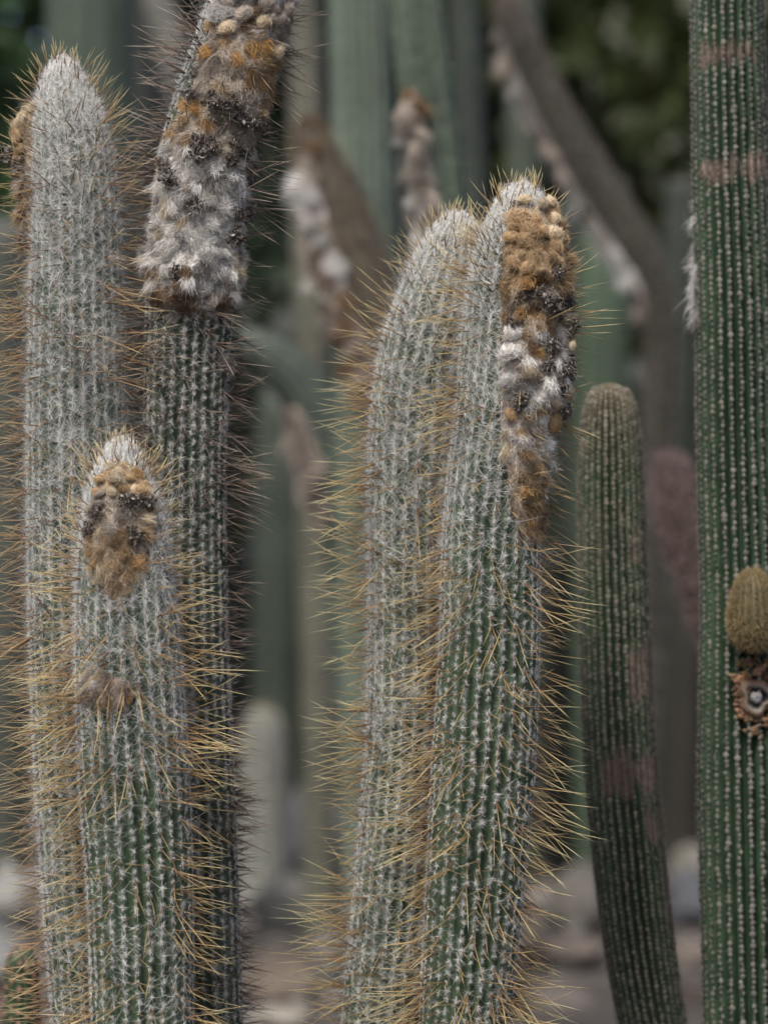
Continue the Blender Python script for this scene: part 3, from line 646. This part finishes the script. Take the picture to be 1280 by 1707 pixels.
for k, (x_, w_, y_, t_) in enumerate([(330, 34, 8.2, 300), (480, 40, 8.6, 520), (560, 42, 8.8, 700), (690, 45, 8.4, 250), (960, 42, 8.8, 330), (1060, 44, 8.4, 600), (1240, 50, 8.0, 60), (60, 45, 8.6, 620), (930, 40, 8.3, 900), (420, 36, 8.4, 900)]):
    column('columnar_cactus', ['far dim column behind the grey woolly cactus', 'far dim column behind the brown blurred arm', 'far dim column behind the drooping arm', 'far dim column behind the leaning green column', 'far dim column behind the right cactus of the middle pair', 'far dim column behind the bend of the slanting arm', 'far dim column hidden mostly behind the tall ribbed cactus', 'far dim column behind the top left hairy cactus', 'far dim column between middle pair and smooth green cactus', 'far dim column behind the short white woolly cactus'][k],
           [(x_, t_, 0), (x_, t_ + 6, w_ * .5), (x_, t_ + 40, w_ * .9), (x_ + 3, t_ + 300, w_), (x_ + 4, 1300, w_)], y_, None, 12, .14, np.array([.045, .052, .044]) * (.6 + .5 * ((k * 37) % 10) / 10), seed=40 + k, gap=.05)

# rocks -----------------------------------------------------------------------
for k, a_ in enumerate([('large pale grey rock below the short white woolly cactus', 478, 1510, 120, 90, 6.0, (.34, .33, .31)),
    ('tan rock in the gap below the large pale grey rock', 465, 1630, 120, 80, 5.0, (.26, .19, .145)),
    ('cream white rock at the bottom edge, right of the left group', 462, 1700, 90, 50, 4.6, (.55, .48, .40)),
    ('small bluish grey stone beside the spines of the middle pair, bottom gap', 545, 1600, 60, 90, 5.2, (.25, .26, .28)),
    ('bluish grey rock left of the middle pair base', 525, 1400, 80, 160, 6.4, (.20, .20, .22)),
    ('grey brown rock between the middle pair and the smooth green cactus', 975, 1500, 120, 110, 5.6, (.30, .26, .23)),
    ('flat pinkish brown rock at the bottom right of the pair', 950, 1590, 150, 60, 5.2, (.22, .165, .14)),
    ('pale brown stone at the bottom edge left of the smooth green cactus', 935, 1670, 140, 50, 4.7, (.30, .24, .21)),
    ('blue grey rock between the two smooth green cacti', 1150, 1500, 80, 90, 5.7, (.20, .21, .25)),
    ('brown rock low between the two smooth green cacti', 1150, 1590, 90, 60, 5.2, (.26, .20, .17)),
    ('pale slanted stone above the blue grey rock at right', 1155, 1450, 70, 60, 6.3, (.34, .30, .26)),
    ('white rock at the left edge beside the hairy cactus base', 20, 1500, 90, 110, 4.8, (.50, .48, .46)),
    ('pale grey rock at the left edge under the white rock', 8, 1600, 60, 110, 4.6, (.42, .42, .42)),
    ('tan stone at the left edge above the white rock', 12, 1420, 70, 60, 5.4, (.36, .28, .2)),
    ('dark brown stone at the bottom between the two smooth green cacti', 1150, 1660, 80, 60, 4.8, (.14, .10, .085))]):
    rock(*a_, seed=60 + k)

rng = np.random.default_rng(66)
for k in range(26):
    x_ = rng.uniform(410, 590) if k % 2 else rng.uniform(890, 1170)
    w_ = rng.uniform(18, 46); v_ = rng.uniform(.5, 1.3)
    rock('small blurred rubble stone on the soil in the gap left of the middle pair' if k % 2 else 'small blurred rubble stone on the soil around the foot of the smooth green cactus', x_, rng.uniform(1530, 1700), w_, w_ * rng.uniform(.5, .8), 0, np.array([.30, .27, .24]) * v_, 300 + k, 'rubble stones on the soil')

# ------------------------------------------------------------------ the two smooth green ribbed cacti, nearly in focus
def bands(lst):
    def f(stem, s, p):
        py = np.interp(s, stem.s, to_px(stem.P)[1]); m = np.zeros_like(s)
        for (y0, y1, p0, p1, a) in lst:
            e = np.clip((py - y0) / 45 + .3 * vnoise(p * 9, int(y0)), 0, 1) * np.clip((y1 - py) / 45 + .3 * vnoise(p * 8, int(y1)), 0, 1) * np.clip((p - p0) / .25, 0, 1) * np.clip((p1 - p) / .25, 0, 1)
            m = np.maximum(m, e * a)
        return m
    return f
def wrapped(fn): return lambda stem, s, p: fn(stem, s, (p + math.pi) % (2 * math.pi) - math.pi)
column('columnar_cactus', 'smooth round topped green ribbed cactus with brown scars, right of the pair',
       [(1015, 638, 0), (1015, 641, 18), (1015, 652, 33), (1016, 680, 44), (1017, 750, 52), (1019, 900, 56), (1022, 1000, 57), (1029, 1200, 59), (1035, 1300, 60), (1045, 1400, 60), (1055, 1500, 60), (1068, 1600, 58), (1088, 1707, 55)],
       2.74, None, 27, .34, (.04, .066, .037), gap=.0046, seed=71, star=5, spl=.0042, starc=(.25, .225, .185), knob=.0018, group='smooth green ribbed cacti at the right', lean=1.2, step=.008, per_rib=6,
       scarf=wrapped(bands([(810, 985, -1.6, 1.9, .47), (860, 950, .3, 1.8, .53), (1040, 1200, .15, 1.9, .72), (1225, 1350, -.9, 2.2, .8), (1320, 1440, .3, 2.2, .7), (1380, 1580, .75, 2.2, .58), (1050, 1150, -.7, .3, .5)])), tipc=(.10, .085, .05))
rootG, stemG = column('columnar_cactus', 'tall smooth green ribbed cactus with knob bud, running out of the right edge',
       [(1212, -160, 60), (1212, 0, 60), (1213, 100, 61), (1216, 200, 62), (1218, 300, 64), (1225, 500, 66), (1228, 700, 68), (1233, 900, 69), (1238, 1000, 70), (1238, 1200, 74), (1240, 1300, 78), (1243, 1500, 76), (1248, 1707, 75)],
       2.68, None, 25, .34, (.034, .06, .034), gap=.0054, seed=72, star=5, spl=.0042, starc=(.215, .205, .175), knob=.0021, closed=False, group='smooth green ribbed cacti at the right', step=.008, per_rib=6,
       scarf=wrapped(bands([(45, 145, -1.3, 1.3, .66), (190, 260, -1.4, 1.8, .55), (240, 335, -1.7, 1.8, .74), (320, 400, -1.2, .6, .46)])))
B = stemG.base
# white wool tufts on the left edge
rng = np.random.default_rng(73)
for py in (345, 362, 382, 410, 428, 446, 468, 492, 508, 530):
    s0_ = stemG.s_at_py(py); sa = np.array([s0_]); ph = np.array([-1.62 + rng.normal(0, .12)]); P = stemG.pt(sa, ph, crest=True)[0]; n, t, b = stemG.frame(sa, ph)
    o = obj('wool_tuft', TUFTS['white'][rng.integers(5)], rootG); k = .0105 * (.8 + .5 * rng.random()); rot(o, frame_mat(b[0], -t[0], n[0]), P - n[0] * .003 - B, (k, k, k * .8))
# the bud: olive egg with rows of short bristles
s0_, ph0 = stemG.phi_at(1241, 1015); sa = np.array([s0_]); pa = np.array([ph0]); P = stemG.pt(sa, pa, crest=True)[0]; n, t, b = [v[0] for v in stemG.frame(sa, pa)]
import bmesh
g = Geo(); nu, nv = 22, 80; uu = np.linspace(0, math.pi, nu); vv = np.arange(nv) * 2 * math.pi / nv; U, W = np.meshgrid(uu, vv, indexing='ij')
prof = np.sin(U) ** .8 * (1 - .16 * np.cos(U * 1.0) * 1.0); rr = prof * (1 + .025 * np.cos(20 * W))
VV = np.stack([rr * np.cos(W), rr * np.sin(W), 1.72 * np.cos(U) + 0 * W], -1).reshape(-1, 3)
i = np.arange(nu - 1)[:, None] * nv; j = np.arange(nv)[None]; j2 = (j + 1) % nv
sc_ = 38 * pxs(2.64); M3 = np.stack([b, -t * .98 + n * .2, n], 1)
def place(v): v = v[:, [0, 2, 1]] * np.array([1, 1, .9]); return (v * sc_) @ np.stack([b, -t, n]) + P + n * sc_ * .75 + t * 0
g.add(place(VV), None, np.stack([i + j, i + nv + j, i + nv + j2, i + j2], -1).reshape(-1, 4), (.10, .085, .04))
budroot = obj('bud', g.mesh('bud', M_SKIN, B), rootG); budroot['label'] = 'olive brown egg shaped bud'
K = 9000; u_ = np.arccos(1 - 2 * rng.random(K)); w_ = (rng.integers(20, size=K) + rng.normal(0, .24, K)) * 2 * math.pi / 20
pr = np.sin(u_) ** .8 * (1 - .16 * np.cos(u_)) * 1.04; q0 = np.stack([pr * np.cos(w_), pr * np.sin(w_), 1.72 * np.cos(u_)], -1)
bs = place(q0); ctr = P + n * sc_ * .75; dd = nrm(bs - ctr)
g = Geo(); cc = np.array([.36, .28, .15]) * (1 + rng.normal(0, .2, (K, 1)))
ribbons(g, bs, dd + rng.normal(0, .35, (K, 3)) - t * .3, .0025 + .0035 * rng.random(K), .00045, rng.normal(0, .1, (K, 3)), cc * .7, cc)
obj('bristles', g.mesh('bristles', M_HAIR, B), budroot, 'stuff')
# the scar below it: corky ring round a dark hole with a pale plug
s0_, ph0 = stemG.phi_at(1250, 1158); sa = np.array([s0_]); pa = np.array([ph0]); P = stemG.pt(sa, pa, crest=True)[0]; n, t, b = [v[0] for v in stemG.frame(sa, pa)]
pxm = pxs(2.64)
def disc(prof, name, mat, parent, off, seed, heart=False):
    """lathe about the normal; prof = (radius px, height px, colour)"""
    r_ = np.random.default_rng(seed); m = 40; g = Geo(); a = np.arange(m) * 2 * math.pi / m; Vs = []; Cs = []
    for (rad, h, c) in prof:
        wob = 1 + (.13 if seed < 10 else .25) * np.sin(a * 3 + seed) + (.09 if seed < 10 else .16) * np.sin(a * 5 + 2 * seed) + r_.normal(0, .02, m)
        if heart: wob = 1 + .22 * np.abs(np.sin(a - math.pi / 2)) * 0 - .3 * np.exp(-((np.angle(np.exp(1j * (a - math.pi / 2)))) / .35) ** 2) + .15 * np.exp(-((np.angle(np.exp(1j * (a + math.pi / 2)))) / .3) ** 2)
        Vs.append(P + off[0] * pxm * b - off[1] * pxm * t + (rad * wob * pxm)[:, None] * (np.cos(a)[:, None] * b - np.sin(a)[:, None] * t) + (h * pxm + r_.normal(0, .0003, m))[:, None] * n)
        Cs.append(np.tile(np.array(c), (m, 1)) * (1 + r_.normal(0, .12, (m, 1))))
    k = len(prof); i = np.arange(k - 1)[:, None] * m; j = np.arange(m)[None]; j2 = (j + 1) % m
    g.add(np.concatenate(Vs), None, np.stack([i + j, i + m + j, i + m + j2, i + j2], -1).reshape(-1, 4), np.concatenate(Cs))
    return obj(name, g.mesh(name, mat, B), parent)
crk = (.115, .072, .044)
scar = disc([(33, -8, crk), (31, 4, crk), (26, 7, (.14, .09, .058)), (22, 8, (.15, .12, .095)), (19, 7, (.16, .145, .125)), (16.5, 3, (.05, .045, .04)), (13, -2, (.02, .02, .02)), (0.5, -3, (.02, .02, .02))], 'flower_scar', M_BARK, rootG, (0, 0), 1)
scar['label'] = 'corky ring scar with a dark hole'
disc([(11, -2, (.2, .19, .18)), (9.5, 5, (.27, .265, .25)), (5, 7, (.34, .335, .32)), (.3, 7, (.34, .335, .32))], 'plug', M_BARK, scar, (0, 1), 2, True)
rng = np.random.default_rng(74)
for k in range(110):
    ang = rng.random() * 6.283; rad = 26 + abs(rng.normal(0, 15)); ox, oy = rad * math.cos(ang) * .72 + rng.normal(0, 3), rad * math.sin(ang) * 1.3 + 8
    r0 = 2.5 + 7 * rng.random() ** 2; hh = 1 + 3.5 * rng.random(); cf = np.array([.135, .082, .046]) * (.35 + 1.5 * rng.random() ** 1.5) * (1 + rng.normal(0, .08, 3))
    disc([(r0 * 1.1, -5, cf * .8), (r0, hh * .5, cf), (r0 * .6, hh + rng.normal(0, 1), cf * 1.2), (.4, hh * .5, cf)], 'cork_flake', M_BARK, scar, (ox, oy), 10 + k)

# ------------------------------------------------------------------ the five hairy cacti in focus
# far left, tall
spA = [(163, -1.75, -1.15), (180, -2.0, -1.25), (250, -2.05, -1.32), (330, -2.05, -1.3), (390, -2.0, -1.34), (425, -1.8, -1.45)]
rA, sA = hairy_cactus('hairy_cactus', 'tall white hairy cactus at far left with tan tufts down its left edge',
    [(104, 94, 0), (104, 97, 18), (104, 110, 33), (107, 150, 55), (115, 200, 69), (121, 260, 77), (127, 340, 82), (128, 450, 86), (129, 600, 91), (131, 800, 95), (134, 1000, 96), (140, 1200, 96), (150, 1400, 95), (162, 1600, 92), (170, 1707, 90)],
    2.49, 2.49, 28, .0080, 81, wool=1.1, pal=TAN, spine_len=.047, spine_prob=.42, droop=.12, spans=spA)
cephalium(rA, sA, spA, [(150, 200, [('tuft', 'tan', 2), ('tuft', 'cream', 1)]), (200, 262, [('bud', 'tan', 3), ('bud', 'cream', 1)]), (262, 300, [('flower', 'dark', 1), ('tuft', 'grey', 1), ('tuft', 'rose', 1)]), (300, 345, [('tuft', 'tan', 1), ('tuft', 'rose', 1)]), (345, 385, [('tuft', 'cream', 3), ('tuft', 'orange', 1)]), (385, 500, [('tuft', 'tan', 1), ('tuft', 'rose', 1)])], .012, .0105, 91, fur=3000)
# grey woolly one leaning out of the top
spB = [(-120, -.75, 1.5), (0, -.75, 1.5), (100, -.62, 1.45), (200, -.65, 1.4), (260, -1.1, 1.45), (350, -1.25, 1.5), (430, -1.15, 1.5), (490, -1.0, 1.45), (522, -.7, 1.2)]
def lenB(s): return np.where(s > .62, .75, 1.)
rB, sB = hairy_cactus('hairy_cactus', 'grey cactus wrapped in thick shaggy wool, leaning out of the top edge',
    [(455, -190, 0), (455, -186, 22), (452, -165, 44), (440, -110, 66), (416, 0, 74), (389, 100, 81), (354, 200, 83), (332, 300, 83), (323, 400, 83), (316, 500, 82), (311, 600, 79), (309, 700, 79), (307, 800, 79), (306, 900, 80), (306, 1000, 82), (309, 1200, 86), (315, 1400, 89), (322, 1600, 89), (326, 1707, 89)],
    2.47, 2.51, 26, .0084, 82, wool=.2, pal=DRK, spine_len=.038, spine_prob=.62, droop=.12, hair=1.55, hairc=np.array([.77, .75, .71]), spans=spB, body=(.042, .06, .037), lenmul=lenB)
zB = [(-300, 40, [('tuft', 'silver', 3), ('tuft', 'grey', 3), ('bud', 'grey', 2), ('bud', 'silver', 1)]), (40, 75, [('tuft', 'grey', 3), ('bud', 'grey', 2), ('bud', 'cream', 1), ('tuft', 'tan', 1)]),
      (75, 120, [('tuft', 'tan', 2), ('tuft', 'grey', 3), ('tuft', 'orange', 1)]), (120, 180, [('tuft', 'grey', 4), ('tuft', 'tan', 1), ('flower', 'dark', .5)]),
      (180, 255, [('tuft', 'grey', 4), ('flower', 'dark', 1.1), ('tuft', 'tan', 1), ('tuft', 'brown', .6)]), (255, 275, [('tuft', 'silver', 2), ('flower', 'dark', .8), ('tuft', 'brown', .6)]),
      (275, 480, [('tuft', 'silver', 5), ('tuft', 'white', 3), ('flower', 'dark', .4), ('tuft', 'rose', 1.0), ('tuft', 'cream', .6)]), (480, 900, [('tuft', 'brown', 2), ('tuft', 'rose', 1), ('tuft', 'silver', 1)])]
exB = [(x, y, 'tuft', 'orange', 1.25) for x, y in ((425, 55), (440, 70), (420, 80), (450, 95), (400, 100), (465, 112), (300, 190), (318, 200), (335, 195), (345, 210), (300, 215), (350, 105), (290, 232))] + \
      [(x, y, 'bud', c, 1.2) for x, y, c in ((365, 35, 'grey'), (385, 60, 'cream'), (372, 44, 'silver'), (350, 62, 'tan'))] + \
      [(455, 155, 'flower', 'dark', 1.1), (438, 290, 'flower', 'dark', 1.2), (340, 265, 'flower', 'dark', 1.1), (300, 312, 'flower', 'dark', 1.), (400, 482, 'flower', 'dark', 1.), (320, 140, 'flower', 'dark', .8), (385, 232, 'flower', 'dark', 1.)]
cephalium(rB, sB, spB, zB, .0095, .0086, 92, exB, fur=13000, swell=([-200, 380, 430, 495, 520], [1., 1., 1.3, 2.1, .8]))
spB2 = [(590, .95, 1.35), (600, .9, 1.5), (612, 1., 1.35)]
cephalium(rB, sB, phi_spans(sB, spB2), [(0, 2000, [('tuft', 'rose', 2), ('tuft', 'silver', 1)])], .006, .008, 93, fur=400, pname='wool_patch')
spB3 = [(420, -1.5, -1.15), (440, -1.6, -1.1), (462, -1.45, -1.2)]
cephalium(rB, sB, phi_spans(sB, spB3), [(0, 448, [('tuft', 'silver', 2)]), (448, 2000, [('tuft', 'brown', 2), ('tuft', 'rose', 1)])], .008, .008, 94, fur=400, pname='wool_patch')
# short one in front
spC = [(766, 190, 222), (790, 170, 242), (830, 158, 250), (880, 152, 258), (930, 156, 246), (960, 176, 238), (988, 188, 220)]
rC, sC = hairy_cactus('hairy_cactus', 'shorter white tipped hairy cactus in front, tan flower wool down its front',
    [(203, 729, 0), (203, 732, 18), (202, 742, 32), (202, 760, 43), (201, 800, 61), (205, 850, 75), (206, 900, 84), (209, 1000, 93), (213, 1100, 98), (219, 1200, 101), (224, 1300, 102), (230, 1400, 100), (235, 1500, 97), (237, 1600, 96), (238, 1707, 94)],
    2.39, 2.40, 27, .0078, 83, wool=.34, pal=YEL, spine_len=.045, spine_prob=.42, droop=.28, spans=spC)
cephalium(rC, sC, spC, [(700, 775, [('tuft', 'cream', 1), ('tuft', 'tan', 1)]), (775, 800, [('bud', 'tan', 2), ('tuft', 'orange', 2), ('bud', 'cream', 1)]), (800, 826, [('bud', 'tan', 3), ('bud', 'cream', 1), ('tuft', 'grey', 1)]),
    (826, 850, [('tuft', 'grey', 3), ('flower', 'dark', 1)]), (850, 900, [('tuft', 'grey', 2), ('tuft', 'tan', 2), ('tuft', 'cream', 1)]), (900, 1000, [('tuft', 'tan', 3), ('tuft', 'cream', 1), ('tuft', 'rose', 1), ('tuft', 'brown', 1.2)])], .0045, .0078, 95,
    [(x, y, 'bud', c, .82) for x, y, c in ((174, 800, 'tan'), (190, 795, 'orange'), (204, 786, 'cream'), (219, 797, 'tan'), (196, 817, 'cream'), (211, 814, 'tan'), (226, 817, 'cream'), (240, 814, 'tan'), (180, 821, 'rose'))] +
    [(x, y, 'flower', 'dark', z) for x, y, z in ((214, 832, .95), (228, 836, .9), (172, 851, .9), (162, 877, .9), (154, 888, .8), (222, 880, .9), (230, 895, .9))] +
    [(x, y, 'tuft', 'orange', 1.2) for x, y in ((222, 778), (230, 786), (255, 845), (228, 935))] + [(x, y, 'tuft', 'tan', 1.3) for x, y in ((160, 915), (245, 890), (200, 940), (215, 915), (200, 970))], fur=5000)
spC2 = [(1118, 150, 190), (1135, 135, 232), (1155, 140, 235), (1168, 168, 205)]
cephalium(rC, sC, phi_spans(sC, spC2), [(0, 1140, [('tuft', 'rose', 2), ('tuft', 'grey', 1)]), (1140, 2000, [('tuft', 'rose', 2), ('tuft', 'brown', 1), ('tuft', 'orange', .6)])], .005, .0085, 96, [(150, 1142, 'tuft', 'white', 1.2), (165, 1135, 'tuft', 'white', 1.1)], fur=900, pname='wool_patch')
# middle pair, left
rD, sD = hairy_cactus('hairy_cactus', 'white hairy cactus bending right, left one of the middle pair, no flower wool',
    [(772, 354, 0), (771, 357, 20), (767, 370, 42), (760, 400, 60), (750, 450, 74), (733, 520, 86), (712, 600, 92), (700, 700, 93), (695, 800, 92), (693, 900, 90), (693, 1000, 88), (693, 1100, 88), (691, 1200, 88), (685, 1300, 88), (677, 1400, 88), (668, 1500, 88), (657, 1600, 88), (648, 1707, 88)],
    2.52, 2.52, 27, .0081, 84, wool=1.0, pal=YEL, spine_len=.046, spine_prob=.42, droop=.1)
# middle pair, right
spE = [(338, 850, 925), (370, 840, 938), (420, 836, 1.35), (500, 834, 1.4), (620, 832, 1.35), (700, 830, 1.2), (760, 838, 1.2), (820, 848, 1.15), (860, 855, 908), (900, 874, 896)]
rE, sE = hairy_cactus('hairy_cactus', 'white hairy cactus crusted with brown buds and dried flowers, right of the middle pair',
    [(872, 304, 0), (872, 307, 20), (871, 318, 40), (870, 350, 60), (865, 400, 74), (858, 450, 85), (853, 520, 90), (848, 600, 92), (840, 700, 91), (829, 800, 94), (817, 900, 90), (817, 1000, 92), (815, 1100, 93), (810, 1200, 95), (804, 1300, 96), (797, 1400, 93), (790, 1500, 91), (782, 1600, 88), (773, 1707, 84)],
    2.44, 2.44, 28, .0079, 85, wool=.42, pal=YEL, spine_len=.047, spine_prob=.42, droop=.36, spans=spE, lean=1.1)
zE = [(300, 400, [('bud', 'tan', 5), ('bud', 'cream', 2), ('tuft', 'tan', 1)]), (400, 480, [('tuft', 'brown', 4), ('tuft', 'tan', 3), ('tuft', 'orange', .7), ('bud', 'tan', .6)]),
      (480, 560, [('tuft', 'tan', 2), ('tuft', 'brown', 1.5), ('tuft', 'grey', 2), ('flower', 'dark', 1.4), ('tuft', 'cream', 1)]), (560, 690, [('tuft', 'rose', 2), ('flower', 'dark', 1.7), ('tuft', 'white', 2.5), ('bud', 'cream', .8), ('tuft', 'tan', .7)]),
      (690, 745, [('tuft', 'white', 3), ('tuft', 'tan', 2), ('tuft', 'rose', 1)]), (745, 800, [('tuft', 'tan', 3), ('tuft', 'brown', 1), ('tuft', 'cream', 1.5), ('tuft', 'white', 1.2)]), (800, 1000, [('tuft', 'tan', 3), ('tuft', 'brown', 1.5), ('tuft', 'orange', .7), ('tuft', 'cream', 1), ('tuft', 'white', 1)])]
exE = [(x, y, 'bud', 'tan' if (x + y) % 3 else 'cream', 1.25) for x, y in ((875, 358), (890, 355), (865, 372), (882, 374), (902, 366), (912, 378), (928, 376), (858, 388), (875, 392), (893, 390), (910, 392), (850, 405), (870, 410))] + \
      [(x, y, 'bud', 'silver', 1.25) for x, y in ((850, 560), (847, 596), (842, 625), (838, 662), (850, 648), (842, 640))] + \
      [(x, y, 'bud', 'tan', 1.2) for x, y in ((853, 447), (868, 455), (845, 695), (905, 700))] + \
      [(x, y, 'flower', 'dark', z) for x, y, z in ((900, 458, 1.1), (915, 490, 1.1), (870, 500, .85), (905, 520, 1.15), (920, 540, 1.1), (920, 600, 1.1), (935, 635, 1.2), (905, 640, 1.1), (930, 660, 1.1), (890, 610, .9), (860, 680, .8), (910, 725, .8))] + \
      [(x, y, 'tuft', 'white', 1.4) for x, y in ((900, 735), (915, 720), (918, 755), (905, 760), (910, 790), (905, 815), (935, 510), (930, 578))] + \
      [(x, y, 'tuft', 'orange', 1.15) for x, y in ((870, 478), (885, 470), (862, 525), (880, 590), (858, 770), (872, 760), (868, 815), (880, 860), (940, 600))] + \
      [(x, y, 'tuft', 'tan', 1.25) for x, y in ((865, 755), (885, 775), (865, 790), (875, 835), (890, 845), (880, 880), (925, 430), (935, 450), (905, 435), (880, 430), (932, 470))]
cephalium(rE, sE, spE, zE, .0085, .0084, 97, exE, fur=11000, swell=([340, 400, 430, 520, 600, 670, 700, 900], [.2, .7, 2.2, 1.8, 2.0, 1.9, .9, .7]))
